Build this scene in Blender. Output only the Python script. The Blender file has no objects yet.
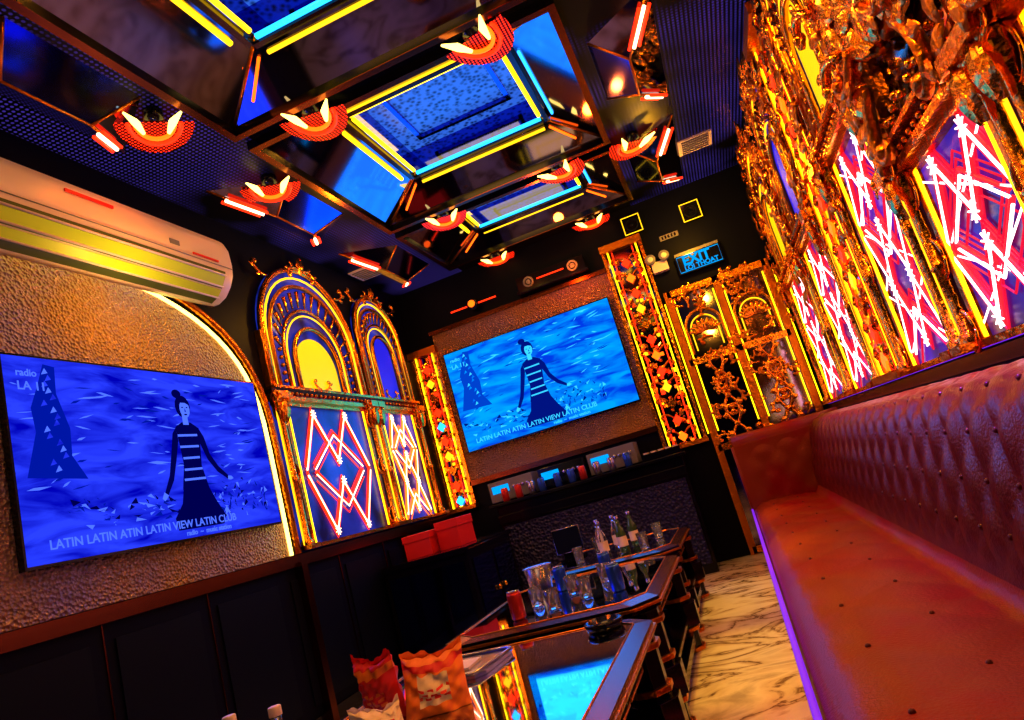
import bpy, bmesh, math, random
from mathutils import Vector, Matrix
R = random.Random(7)
XL, XR, YF, YB, ZC = -2.8, 0.9, 6.44, -1.6, 3.4
sc = bpy.context.scene
sc.view_settings.view_transform = 'Standard'
sc.view_settings.look = 'None'
sc.view_settings.gamma = 0.86
sc.view_settings.exposure = 0.42
pi = math.pi

# ------------------------------------------------------------ materials
MATS = {}
def mat(name, col=(0.5,0.5,0.5), metal=0.0, rough=0.5, emit=None, es=0.0, bump=None, noise=None, trans=0.0, spec=None, coat=0.0):
    if name in MATS: return MATS[name]
    m = bpy.data.materials.new(name); m.use_nodes = True
    nt = m.node_tree; b = nt.nodes['Principled BSDF']
    b.inputs['Base Color'].default_value = (*col, 1)
    b.inputs['Metallic'].default_value = metal
    b.inputs['Roughness'].default_value = rough
    if trans: b.inputs['Transmission Weight'].default_value = trans
    if coat: b.inputs['Coat Weight'].default_value = coat
    if spec is not None: b.inputs['Specular IOR Level'].default_value = spec
    if emit:
        b.inputs['Emission Color'].default_value = (*emit, 1)
        b.inputs['Emission Strength'].default_value = es
    tc = nt.nodes.new('ShaderNodeTexCoord')
    if noise:
        sc_, c2, lo, hi = noise
        n = nt.nodes.new('ShaderNodeTexNoise'); n.inputs['Scale'].default_value = sc_
        n.inputs['Detail'].default_value = 6
        r = nt.nodes.new('ShaderNodeValToRGB')
        r.color_ramp.elements[0].position = lo; r.color_ramp.elements[0].color = (*col, 1)
        r.color_ramp.elements[1].position = hi; r.color_ramp.elements[1].color = (*c2, 1)
        nt.links.new(tc.outputs['Object'], n.inputs['Vector'])
        nt.links.new(n.outputs['Fac'], r.inputs['Fac'])
        nt.links.new(r.outputs['Color'], b.inputs['Base Color'])
    if bump:
        kind, bs, st = bump
        if kind == 'v':
            t = nt.nodes.new('ShaderNodeTexVoronoi'); t.inputs['Scale'].default_value = bs; out = t.outputs['Distance']
        else:
            t = nt.nodes.new('ShaderNodeTexNoise'); t.inputs['Scale'].default_value = bs; out = t.outputs['Fac']
        nt.links.new(tc.outputs['Object'], t.inputs['Vector'])
        bp = nt.nodes.new('ShaderNodeBump'); bp.inputs['Strength'].default_value = st; bp.inputs['Distance'].default_value = 0.02
        nt.links.new(out, bp.inputs['Height']); nt.links.new(bp.outputs['Normal'], b.inputs['Normal'])
    MATS[name] = m
    return m

gold   = mat('gold', (1.0,0.42,0.03), 1.0, 0.22, bump=('n',30,0.3))
gold_d = mat('antique_gold', (0.70,0.24,0.014), 1.0, 0.28, bump=('n',45,0.4))
copper = mat('copper_trim', (0.20,0.055,0.02), 1.0, 0.25)
black  = mat('black_lacquer', (0.004,0.004,0.010), 0.0, 0.15, spec=0.35)
blackm = mat('black_matte', (0.003,0.005,0.016), 0.0, 0.45, spec=0.15)
navy   = mat('navy_wall', (0.003,0.004,0.016), 0.0, 0.5, spec=0.1)
mirror = mat('dark_mirror', (0.14,0.13,0.26), 1.0, 0.05)
mirror2= mat('smoked_mirror', (0.26,0.22,0.30), 1.0, 0.06)
mirblue= mat('blue_mirror', (0.06,0.10,0.55), 1.0, 0.08)
glassTop=mat('black_glass', (0.52,0.56,0.72), 1.0, 0.03)
ledY = mat('led_yellow', (0.2,0.15,0.0), emit=(1.0,0.60,0.005), es=2.6)
ledYs= mat('led_yellow_soft', (0.2,0.15,0.0), emit=(1.0,0.55,0.01), es=1.4)
ledC = mat('led_cream', (0.3,0.3,0.1), emit=(1.0,0.76,0.16), es=3.4)
ledB = mat('led_cyan', (0.0,0.1,0.2), emit=(0.02,0.40,1.0), es=2.2)
ledP = mat('led_purple', (0.1,0.0,0.2), emit=(0.16,0.02,0.62), es=1.0)
ledW = mat('led_white', (0.3,0.3,0.3), emit=(1.0,0.62,0.34), es=4)
ledWp= mat('led_white_pink', (0.3,0.3,0.3), emit=(1.0,0.60,0.60), es=3.2)
ledR = mat('led_red', (0.2,0.0,0.0), emit=(1.0,0.03,0.004), es=2.0)
ledPk= mat('led_pink', (0.2,0.0,0.05), emit=(1.0,0.02,0.03), es=1.2)
ledPd= mat('led_crimson_dim', (0.2,0.0,0.05), emit=(0.80,0.01,0.05), es=0.8)
ledO = mat('led_orange', (0.2,0.05,0.0), emit=(1.0,0.13,0.005), es=2.3)
lunY = mat('lunette_yellow', (0.3,0.2,0.0), emit=(1.0,0.68,0.0), es=0.75)
lunB = mat('lunette_blue', (0.0,0.0,0.2), emit=(0.02,0.02,0.7), es=0.75)
white_pl = mat('white_plastic', (0.80,0.70,0.64), 0.0, 0.35)
grey_pl = mat('grey_plastic', (0.20,0.20,0.24), 0.0, 0.4)
tan  = mat('embossed_tan', (0.44,0.24,0.08), 0.35, 0.30, bump=('v',60,1.0), noise=(1.5,(0.28,0.20,0.42),0.40,0.68))
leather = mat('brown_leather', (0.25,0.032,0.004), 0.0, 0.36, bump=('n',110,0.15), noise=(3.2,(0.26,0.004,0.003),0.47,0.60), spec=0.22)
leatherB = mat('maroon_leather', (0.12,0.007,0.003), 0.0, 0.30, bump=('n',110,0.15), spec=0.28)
leather2= mat('leather_button', (0.10,0.008,0.004), 0.0, 0.3)
redpaper = mat('red_paper', (0.75,0.02,0.015), 0.0, 0.4)
whitepap = mat('white_paper', (0.85,0.75,0.6), 0.0, 0.5)
orangep  = mat('orange_print', (0.9,0.25,0.02), 0.0, 0.45)
glass = mat('clear_glass', (0.9,0.95,1.0), 0.0, 0.03, trans=0.95)
beer  = mat('bottle_glass', (0.10,0.22,0.06), 0.0, 0.06, trans=0.5)
steel = mat('brushed_steel', (0.40,0.42,0.58), 1.0, 0.25)
bluecan=mat('blue_can', (0.03,0.12,0.7), 0.6, 0.25)
redcan =mat('red_can', (0.6,0.03,0.02), 0.5, 0.3)

def marble():
    m = bpy.data.materials.new('marble_floor'); m.use_nodes=True; nt=m.node_tree; b=nt.nodes['Principled BSDF']
    tc=nt.nodes.new('ShaderNodeTexCoord'); mp=nt.nodes.new('ShaderNodeMapping')
    mp.inputs['Rotation'].default_value=(0,0,-0.5); mp.inputs['Scale'].default_value=(1,2.0,1)
    w=nt.nodes.new('ShaderNodeTexNoise'); w.inputs['Scale'].default_value=1.5; w.inputs['Distortion'].default_value=1.4
    w.inputs['Detail'].default_value=7; w.inputs['Roughness'].default_value=0.55
    r=nt.nodes.new('ShaderNodeValToRGB'); e=r.color_ramp.elements
    e[0].position=0.30; e[0].color=(0.50,0.46,0.42,1); e[1].position=0.72; e[1].color=(0.80,0.78,0.74,1)
    for p,c in ((0.40,(0.85,0.82,0.78,1)),(0.475,(0.70,0.64,0.56,1)),(0.50,(0.20,0.13,0.09,1)),(0.53,(0.60,0.52,0.44,1)),(0.60,(0.88,0.86,0.83,1))):
        k=e.new(p); k.color=c
    nt.links.new(tc.outputs['Object'],mp.inputs['Vector']); nt.links.new(mp.outputs['Vector'],w.inputs['Vector'])
    nt.links.new(w.outputs['Fac'],r.inputs['Fac']); nt.links.new(r.outputs['Color'],b.inputs['Base Color'])
    b.inputs['Roughness'].default_value=0.16
    return m
marble_m = marble()

def perforated(name, base, dot, es, scale=38):
    m = bpy.data.materials.new(name); m.use_nodes=True; nt=m.node_tree; b=nt.nodes['Principled BSDF']
    tc=nt.nodes.new('ShaderNodeTexCoord')
    vm=nt.nodes.new('ShaderNodeVectorMath'); vm.operation='SCALE'; vm.inputs['Scale'].default_value=scale
    fr=nt.nodes.new('ShaderNodeVectorMath'); fr.operation='FRACTION'
    sb=nt.nodes.new('ShaderNodeVectorMath'); sb.operation='SUBTRACT'; sb.inputs[1].default_value=(0.5,0.5,0.5)
    ml=nt.nodes.new('ShaderNodeVectorMath'); ml.operation='MULTIPLY'; ml.inputs[1].default_value=(1,1,0)
    ln=nt.nodes.new('ShaderNodeVectorMath'); ln.operation='LENGTH'
    lt=nt.nodes.new('ShaderNodeMath'); lt.operation='LESS_THAN'; lt.inputs[1].default_value=0.30
    nz=nt.nodes.new('ShaderNodeTexNoise'); nz.inputs['Scale'].default_value=1.6
    rp=nt.nodes.new('ShaderNodeMapRange'); rp.inputs[1].default_value=0.42; rp.inputs[2].default_value=0.62
    mu=nt.nodes.new('ShaderNodeMath'); mu.operation='MULTIPLY'
    m2=nt.nodes.new('ShaderNodeMath'); m2.operation='MULTIPLY'; m2.inputs[1].default_value=es
    L=nt.links.new
    L(tc.outputs['Object'],vm.inputs[0]); L(vm.outputs[0],fr.inputs[0]); L(fr.outputs[0],sb.inputs[0]); L(sb.outputs[0],ml.inputs[0]); L(ml.outputs[0],ln.inputs[0])
    L(ln.outputs['Value'],lt.inputs[0]); L(tc.outputs['Object'],nz.inputs['Vector']); L(nz.outputs['Fac'],rp.inputs[0])
    L(lt.outputs[0],mu.inputs[0])
    if es<2: L(rp.outputs[0],mu.inputs[1])
    else: mu.inputs[1].default_value=1
    L(mu.outputs[0],m2.inputs[0])
    L(m2.outputs[0],b.inputs['Emission Strength'])
    b.inputs['Emission Color'].default_value=(*dot,1); b.inputs['Base Color'].default_value=(*base,1)
    b.inputs['Roughness'].default_value=0.35; b.inputs['Specular IOR Level'].default_value=0.12
    return m
perf = perforated('perforated_ceiling',(0.002,0.002,0.006),(0.14,0.08,0.7),0.30)
haloR = perforated('painted_red_halo',(0.10,0.0,0.0),(1.0,0.03,0.005),2.4,52)  # red halo of the spotlights, painted as glowing dots

def emissive_noise(name, c1, c2, scale, es, stretch=(1,1,1), kind='n', lo=0.35, hi=0.65, spec=0.5):
    m = bpy.data.materials.new(name); m.use_nodes=True; nt=m.node_tree; b=nt.nodes['Principled BSDF']
    tc=nt.nodes.new('ShaderNodeTexCoord'); mp=nt.nodes.new('ShaderNodeMapping'); mp.inputs['Scale'].default_value=stretch
    if kind=='n':
        n=nt.nodes.new('ShaderNodeTexNoise'); n.inputs['Detail'].default_value=9; out=n.outputs['Fac']
        n.inputs['Distortion'].default_value=0.8
    else:
        n=nt.nodes.new('ShaderNodeTexVoronoi'); out=n.outputs['Distance']
    n.inputs['Scale'].default_value=scale
    r=nt.nodes.new('ShaderNodeValToRGB'); e=r.color_ramp.elements
    e[0].position=lo; e[0].color=(*c1,1); e[1].position=hi; e[1].color=(*c2,1)
    L=nt.links.new
    L(tc.outputs['Object'],mp.inputs['Vector']); L(mp.outputs['Vector'],n.inputs['Vector']); L(out,r.inputs['Fac']); L(r.outputs['Color'],b.inputs['Emission Color'])
    b.inputs['Emission Strength'].default_value=es; b.inputs['Base Color'].default_value=(0.0,0.0,0.01,1); b.inputs['Roughness'].default_value=0.3
    b.inputs['Specular IOR Level'].default_value=spec
    return m
scrL = emissive_noise('screen_deep_blue',(0.0,0.0,0.40),(0.03,0.06,0.85),2.6,1.0,(1,1,4),spec=0.0,lo=.36,hi=.62)
scrF = emissive_noise('screen_bright_blue',(0.0,0.05,0.62),(0.0,0.34,0.85),2.6,1.0,(1,1,4),spec=0.0,lo=.36,hi=.62)
coffB = emissive_noise('blue_pebble_painted_glow',(0.0,0.01,0.10),(0.05,0.20,0.9),30,0.65,(1,1,1),'v',0.12,0.62)  # blue LED light on the pebbled panel is put into its emission
pebY = emissive_noise('emissive_amber_pebble',(0.10,0.02,0.0),(0.8,0.30,0.01),26,0.5,(1,1,1),'v',0.12,0.62)  # amber cell pattern with its own emission
back = emissive_noise('backing_painted_led_glow',(0.003,0.0,0.05),(0.035,0.012,0.48),2.5,0.8,(1,1,1),'n',0.36,0.66)  # glow of the LEDs on the backing, painted as emissive noise
backL = emissive_noise('backing_painted_led_glow_blue',(0.0,0.0,0.04),(0.02,0.04,0.45),2.5,0.85,(1,1,1),'n',0.36,0.66)  # bluer version of the painted LED glow
def pm(n,c): return mat(n,(0,0,0.01),emit=c,es=1.0,spec=0.0)
PL=dict(D=pm('picture_navy_deep',(0.0,0.0,0.08)),M=pm('picture_mid_deep',(0.0,0.01,0.32)),L=pm('picture_light_deep',(0.09,0.18,0.95)))
PF=dict(D=pm('picture_navy',(0.0,0.008,0.20)),M=pm('picture_mid',(0.0,0.06,0.50)),L=pm('picture_light',(0.05,0.60,0.95)))
cyanS= mat('sign_cyan',(0,0,0.02),emit=(0.0,0.36,0.85),es=1.0,spec=0)

# ------------------------------------------------------------ mesh builder
def TI(p): return (p[0],p[1],p[2])
def TL(p): return (XL+p[2], p[0], p[1])
def TR(p): return (XR-p[2], p[0], p[1])
def TF(p): return (p[0], YF-p[2], p[1])
class MB:
    def __init__(s,T=TI): s.v=[]; s.f=[]; s.m=[]; s.sm=[]; s.mats=[]; s.T=T
    def mi(s,m):
        if m not in s.mats: s.mats.append(m)
        return s.mats.index(m)
    def add(s,vs,fs,m,smooth=False):
        o=len(s.v); s.v+= [s.T(p) for p in vs]; k=s.mi(m)
        for f in fs: s.f.append([i+o for i in f]); s.m.append(k); s.sm.append(smooth)
    def box(s,a0,a1,b0,b1,c0,c1,m):
        vs=[(a,b,c) for a in (a0,a1) for b in (b0,b1) for c in (c0,c1)]
        s.add(vs,[(0,1,3,2),(4,6,7,5),(0,4,5,1),(2,3,7,6),(0,2,6,4),(1,5,7,3)],m)
    def prism(s,pts,c0,c1,m,smooth=False):
        n=len(pts); vs=[(p[0],p[1],c0) for p in pts]+[(p[0],p[1],c1) for p in pts]
        s.add(vs,[tuple(range(n)),tuple(range(2*n-1,n-1,-1))]+[(i,(i+1)%n,n+(i+1)%n,n+i) for i in range(n)],m,smooth)
    def quad(s,pts,m): s.add(pts,[tuple(range(len(pts)))],m)
    def tube(s,path,r,m,closed=False,n=6):
        P=[Vector(p) for p in path]; N=len(P)
        rs=r if isinstance(r,(list,tuple)) else [r]*N
        up=None; vs=[]
        for i in range(N):
            if closed: d=P[(i+1)%N]-P[i-1]
            else: d=P[min(i+1,N-1)]-P[max(i-1,0)]
            if d.length<1e-9: d=Vector((0,0,1))
            d.normalize()
            if up is None:
                up=Vector((0,0,1)) if abs(d.z)<0.9 else Vector((1,0,0))
            a=d.cross(up)
            if a.length<1e-6: a=d.cross(Vector((0.3,1,0.2)))
            a.normalize(); up=a.cross(d); up.normalize()
            for k in range(n):
                t=2*pi*k/n; q=P[i]+(a*math.cos(t)+up*math.sin(t))*rs[i]; vs.append(tuple(q))
        fs=[]
        for i in range(N if closed else N-1):
            j=(i+1)%N
            for k in range(n):
                l=(k+1)%n; fs.append((i*n+k,i*n+l,j*n+l,j*n+k))
        if not closed: fs+= [tuple(range(n)),tuple(range((N-1)*n,N*n))]
        s.add(vs,fs,m,True)
    def lathe(s,prof,c,m,axis=2,n=16,a0=0,a1=2*pi,smooth=True):
        vs=[];full=abs(a1-a0-2*pi)<1e-6; K=n if full else n+1
        for r,h in prof:
            for k in range(K):
                t=a0+(a1-a0)*k/n; x=r*math.cos(t); y=r*math.sin(t)
                if axis==2: vs.append((c[0]+x,c[1]+y,c[2]+h))
                elif axis==1: vs.append((c[0]+x,c[1]+h,c[2]+y))
                else: vs.append((c[0]+h,c[1]+x,c[2]+y))
        fs=[]
        for i in range(len(prof)-1):
            for k in range(n):
                l=(k+1)%K; fs.append((i*K+k,i*K+l,(i+1)*K+l,(i+1)*K+k))
        s.add(vs,fs,m,smooth)
    def ball(s,c,r,m,nu=8,nv=5):
        if not isinstance(r,(list,tuple)): r=(r,r,r)
        vs=[(c[0],c[1],c[2]-r[2])]
        for j in range(1,nv):
            ph=-pi/2+pi*j/nv
            for k in range(nu):
                t=2*pi*k/nu; vs.append((c[0]+r[0]*math.cos(ph)*math.cos(t),c[1]+r[1]*math.cos(ph)*math.sin(t),c[2]+r[2]*math.sin(ph)))
        vs.append((c[0],c[1],c[2]+r[2])); fs=[]
        for k in range(nu): fs.append((0,1+(k+1)%nu,1+k))
        for j in range(nv-2):
            for k in range(nu):
                l=(k+1)%nu; a=1+j*nu; fs.append((a+k,a+l,a+nu+l,a+nu+k))
        a=1+(nv-2)*nu
        for k in range(nu): fs.append((a+k,a+(k+1)%nu,len(vs)-1))
        s.add(vs,fs,m,True)
    def leaf(s,u,v,w,ang,L,W,m):
        ca,sa=math.cos(ang),math.sin(ang); vs=[]; fs=[]
        K=6
        for i in range(K+1):
            t=i/K; wd=W*math.sin(pi*min(1,t*0.93+0.07))**0.8*(1+0.25*math.sin(t*18)); rise=0.25*L*math.sin(pi*t*0.9)
            for q,(o,h) in enumerate(((-1,0),(-0.45,0.6),(0,0.35),(0.45,0.6),(1,0))):
                x=t*L; y=o*wd
                vs.append((u+ca*x-sa*y, v+sa*x+ca*y, w+0.006+h*W*0.6+rise*0.5))
        for i in range(K):
            for q in range(4):
                a=i*5+q; fs.append((a,a+1,a+6,a+5))
        s.add(vs,fs,m,True)
    def curl(s,u,v,w,size,ang,dr,m,r0=None,leafy=True):
        N=15; h=ang; p=[(u,v,w)]; x,y=u,v; rr=[]
        r0=r0 or size*0.11
        for i in range(N):
            t=i/(N-1); ds=size*0.19*(1-0.55*t)
            h+=dr*(0.12+1.05*t*t)
            x+=math.cos(h)*ds; y+=math.sin(h)*ds; p.append((x,y,w+0.25*r0*math.sin(t*pi)))
        rr=[r0*(0.55+0.6*math.sin(pi*min(1,(i/N)*0.9+0.1)))*(1-0.45*i/N) for i in range(N+1)]
        s.tube(p,rr,m,n=5)
        s.ball((x,y,w+r0*0.3),r0*1.25,m,6,4)
        if leafy:
            for k in (3,6):
                q=p[k]; q2=p[k+1]; a=math.atan2(q2[1]-q[1],q2[0]-q[0])-dr*0.8
                s.leaf(q[0],q[1],w,a,size*0.42,size*0.12,m)
    def build(s,name,parent=None,bevel=0,smooth_all=False):
        me=bpy.data.meshes.new(name); me.from_pydata(s.v,[],s.f)
        for m in s.mats: me.materials.append(m)
        for p,k,q in zip(me.polygons,s.m,s.sm): p.material_index=k; p.use_smooth=q or smooth_all
        bm=bmesh.new(); bm.from_mesh(me); bmesh.ops.recalc_face_normals(bm,faces=bm.faces); bm.to_mesh(me); bm.free()
        o=bpy.data.objects.new(name,me); sc.collection.objects.link(o)
        if parent: o.parent=parent
        if bevel:
            md=o.modifiers.new('bevel','BEVEL'); md.width=bevel; md.segments=2; md.limit_method='ANGLE'
        return o
def empty(name,loc=(0,0,0)):
    e=bpy.data.objects.new(name,None); sc.collection.objects.link(e); e.location=loc; e.empty_display_size=0.1
    return e

# ------------------------------------------------------------ room shell
def solid(name,a,m):
    b=MB(); b.box(*a,m); return b.build(name)
solid('floor',(XL-.1,XR+.1,YB-.1,YF+.1,-.1,0),marble_m)
solid('wall_left',(XL-.1,XL,YB,YF,0,4.0),navy)
solid('wall_right',(XR,XR+.1,YB,YF,0,4.0),navy)
solid('wall_far',(XL-.1,XR+.1,YF,YF+.1,0,4.0),navy)
solid('wall_back',(XL-.1,XR+.1,YB-.1,YB,0,4.0),navy)

coffers=[(-0.45,1.12),(1.32,3.0),(3.2,4.85),(5.05,6.12)]
CX0,CX1=-2.0,-0.17
c=MB()
c.box(XL,XR,YB,YF,4.0,4.06,blackm)
c.box(XL,CX0,YB,YF,ZC,ZC+.03,perf)
c.box(CX1,XR,YB,YF,ZC,ZC+.03,perf)
ys=[YB]+[q for k in coffers for q in k]+[YF]
for i in range(0,len(ys),2): c.box(CX0,CX1,ys[i],ys[i+1],ZC,ZC+.03,black)
c.build('ceiling')

def coffer(y0,y1):
    b=MB(); z0=ZC; z1=ZC+.17; z2=ZC+.34
    ix0,ix1=CX0+.45,CX1-.36; iy0=y0+.36*(y1-y0)/1.65; iy1=y1-.32*(y1-y0)/1.65
    O=[(CX0,y0),(CX1,y0),(CX1,y1),(CX0,y1)]; I=[(ix0,iy0),(ix1,iy0),(ix1,iy1),(ix0,iy1)]
    for k in range(4):
        l=(k+1)%4
        m0=((O[k][0]+O[l][0])/2,(O[k][1]+O[l][1])/2); m1=((I[k][0]+I[l][0])/2,(I[k][1]+I[l][1])/2)
        mm=mirror2 if k%2 else mirror
        b.quad([(*O[k],z0),(*m0,z0),(*m1,z1),(*I[k],z1)],mm)
        b.quad([(*m0,z0),(*O[l],z0),(*I[l],z1),(*m1,z1)],mm)
        b.quad([(*I[k],z1),(*I[l],z1),(*I[l],z2),(*I[k],z2)],mirblue)
        b.tube([(*O[k],z0),(*I[k],z1)],.010,gold_d)
    b.quad([(ix0,iy0,z2),(ix1,iy0,z2),(ix1,iy1,z2),(ix0,iy1,z2)],coffB)
    f=.045
    for (a0,a1,b0,b1) in ((CX0-f,CX1+f,y0-f,y0),(CX0-f,CX1+f,y1,y1+f),(CX0-f,CX0,y0,y1),(CX1,CX1+f,y0,y1)):
        b.box(a0,a1,b0,b1,ZC-.05,ZC,black)
        b.box(a0,a1,b0,b1,ZC-.055,ZC-.05,copper)
    def bar(p,q,m,r=.015): b.tube([p,q],r,m,n=8)
    zz=z1-.012
    bar((ix0,iy0,zz),(ix1,iy0,zz),ledY); bar((ix0,iy1,zz),(ix1,iy1,zz),ledB)
    bar((ix0,iy0+.05,zz),(ix0,iy1-.05,zz),ledY); bar((ix1,iy0+.05,zz),(ix1,iy1-.05,zz),ledY)
    g=.10; zl=z1-.055
    bar((ix0-g,iy0+.08,zl),(ix0-g,iy1-.08,zl),ledY); bar((ix1+g,iy0+.08,zl),(ix1+g,iy1-.08,zl),ledB,.010)
    bar((ix0-.0,iy0-.10,zl),(ix1,iy0-.10,zl),ledYs,.008); bar((ix0,iy1+.08,zl),(ix1,iy1+.08,zl),ledYs,.012)
    # orange chevron strokes glowing on the splayed mirrored faces
    for (px,py,qx,qy,f0,f1) in ((CX0,y0,ix0,iy0,.25,.75),(CX1,y0,ix1,iy0,.25,.75),(CX0,y1,ix0,iy1,.25,.75),(CX1,y1,ix1,iy1,.25,.75)):
        for off in (-.09,.09):
            a=(px+(qx-px)*f0+off,py+(qy-py)*f0,z0+(z1-z0)*f0-.012); c_=(px+(qx-px)*f1+off*.6,py+(qy-py)*f1,z0+(z1-z0)*f1-.012)
            b.tube([a,c_],.009,ledO,n=6)
    for (a0,a1,b0,b1) in ((ix0-.04,ix1+.04,iy0-.05,iy0-.015),(ix0-.04,ix1+.04,iy1+.015,iy1+.05)):
        b.box(a0,a1,b0,b1,z1-.035,z1+.01,black)
    b.box(ix0-.06,ix0-.025,iy0,iy1,z1-.05,z1+.01,black); b.box(ix1+.025,ix1+.06,iy0,iy1,z1-.05,z1+.01,black)
    j=.14
    for (a0,a1,b0,b1) in ((ix0+j,ix1-j,iy0+j,iy0+j+.03),(ix0+j,ix1-j,iy1-j-.03,iy1-j),(ix0+j,ix0+j+.03,iy0+j,iy1-j),(ix1-j-.03,ix1-j,iy0+j,iy1-j)):
        b.box(a0,a1,b0,b1,z2-.03,z2,mirblue)
    return b.build('ceiling_coffer')
for k in coffers: coffer(*k)

def wedge(xc,yc,sx,flip):
    b=MB(); z=ZC; d=.13; L=.62
    x0,x1=xc-sx/2,xc+sx/2
    A=[(x0,yc-L,z),(x1,yc-L*.55,z),(x1,yc+L*.55,z),(x0,yc+L,z)] if not flip else [(x1,yc-L,z),(x0,yc-L*.55,z),(x0,yc+L*.55,z),(x1,yc+L,z)]
    rid=[(xc,yc-L*.35,z-d),(xc,yc+L*.35,z-d)]
    b.quad([A[0],A[1],rid[0]],mirror2); b.quad([A[1],A[2],rid[1],rid[0]],mirblue); b.quad([A[2],A[3],rid[1]],mirror2); b.quad([A[3],A[0],rid[0],rid[1]],pebY if flip is False and yc>4.5 else mirror)
    for p,q in ((A[0],rid[0]),(A[1],rid[0]),(A[2],rid[1]),(A[3],rid[1]),(rid[0],rid[1])): b.tube([p,q],.008,gold_d)
    for a in (A[0],A[3]):
        rp=rid[0] if a is A[0] else rid[1]
        p=Vector(a).lerp(Vector(rp),.25); q=Vector(a).lerp(Vector(rp),.8); off=Vector((0,0,-.02))
        b.tube([tuple(p+off),tuple(q+off)],.012,ledW,n=6)
        for e in (-.03,.03): b.tube([tuple(p+off+Vector((e,0,0))),tuple(q+off+Vector((e,0,0)))],.011,ledR,n=6)
    b.build('mirrored_ceiling_wedge')
for (y0,y1) in coffers[1:]:
    yc=(y0+y1)/2
    wedge(-2.36,yc,.42,False); wedge(0.16,yc,.40,True)

def star(x,y,rot):
    b=MB(); z=ZC-.062
    ca,sa=math.cos(rot),math.sin(rot)
    def P(u,v,w=0): return (x+ca*u-sa*v,y+sa*u+ca*v,z+w)
    n=20; r=.19; e=1.5   # halo elongated along the room
    pts=[P(r*math.cos(pi*k/n),e*r*math.sin(pi*k/n)) for k in range(n+1)]
    b.add([P(0,0)]+pts,[(0,i,i+1) for i in range(1,n+1)],haloR)
    b.lathe([(.05,.06),(.05,.004),(.0,.004)],(x,y,z),black,n=24)
    for rr_,m_ in ((.125,ledR),(.092,ledO)):
        arc=[P(rr_*math.cos(t),e*rr_*math.sin(t),-.010) for t in [pi*k/12 for k in range(13)]]
        b.tube(arc,.012,m_,n=6)
    for s in (-1,1):
        b.tube([P(s*.13,-.11,-.02),P(s*.085,-.03,-.025),P(s*.06,.06,-.025)],[.006,.022,.010],ledC,n=6)
    b.build('ceiling_spotlight')
for yy in (3.1,4.95):
    star(-1.57,yy,.2); star(-.57,yy,-.3)
star(-1.57,6.25,.1); star(-.57,6.25,0); star(-1.08,1.22,0.3); star(-1.6,1.22,0)
star(-2.2,2.62,.7); star(-2.2,3.55,.5); star(.04,2.6,.4); star(.04,5.0,.4)
for (x,y) in ((-2.62,5.55),(.50,5.6)):
    b=MB(); b.box(x-.14,x+.14,y-.14,y+.14,ZC-.012,ZC,white_pl)
    for k in range(6): b.box(x-.11,x+.11,y-.115+k*.042,y-.10+k*.042,ZC-.02,ZC-.012,grey_pl)
    b.build('ceiling_vent')

# ------------------------------------------------------------ arched wall panels
def archpath(uc,Rr,vc,vb,w,n=20):
    p=[(uc-Rr,vb,w)]
    p+=[(uc-Rr*math.cos(pi*k/n),vc+Rr*math.sin(pi*k/n),w) for k in range(n+1)]
    p.append((uc+Rr,vb,w)); return p
def zigzag(b,u0,u1,v0,v1,w,core,edge,rows,dim=None):
    W=u1-u0; Hr=(v1-v0)/rows
    M=[(0,0),(.25,1),(.5,.15),(.75,1),(1,0)]
    X=[(.12,.0),(.5,.62),(.88,.0)]
    for r_ in range(rows):
        base=v0+Hr*r_; fl=(r_%2==(0 if rows==2 else 1))
        for q,Z in enumerate((M,X)):
            P=[(u0+W*a,base+Hr*(.04+.92*(1-t if fl else t)),w) for a,t in Z]
            b.tube(P,.0062 if q==0 else .005,core,n=5)
            for dv in ((.024,-.024) if q==0 else (.02,)):
                b.tube([(p[0],p[1]+dv,w-.006) for p in P],.0085,edge,n=5)  # flanking tubes draw the neon's coloured halo
            if dim:
                for dv in (.052,-.052,.08): b.tube([(p[0],p[1]+dv,w-.010) for p in P],.0045,dim,n=4)
            else:
                for dv in (.046,-.046): b.tube([(p[0],p[1]+dv,w-.010) for p in P],.005,edge,n=4)
        if dim:
            b.tube([(u0,base+.05*Hr,w-.004),(u1,base+.95*Hr,w-.004)],.004,core,n=4)
            b.tube([(u1,base+.05*Hr,w-.004),(u0,base+.95*Hr,w-.004)],.004,core,n=4)
        # starburst glare at crossing points, drawn as short radiating strokes
        for a,t in (M[1],M[2],M[3]):
            cu_,cv_=u0+W*a,base+Hr*(.04+.92*(1-t if fl else t))
            for k in range(4):
                an=pi*k/4+.3; l=.035
                b.tube([(cu_-l*math.cos(an),cv_-l*math.sin(an),w+.004),(cu_+l*math.cos(an),cv_+l*math.sin(an),w+.004)],.0035,core,n=4)
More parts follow.
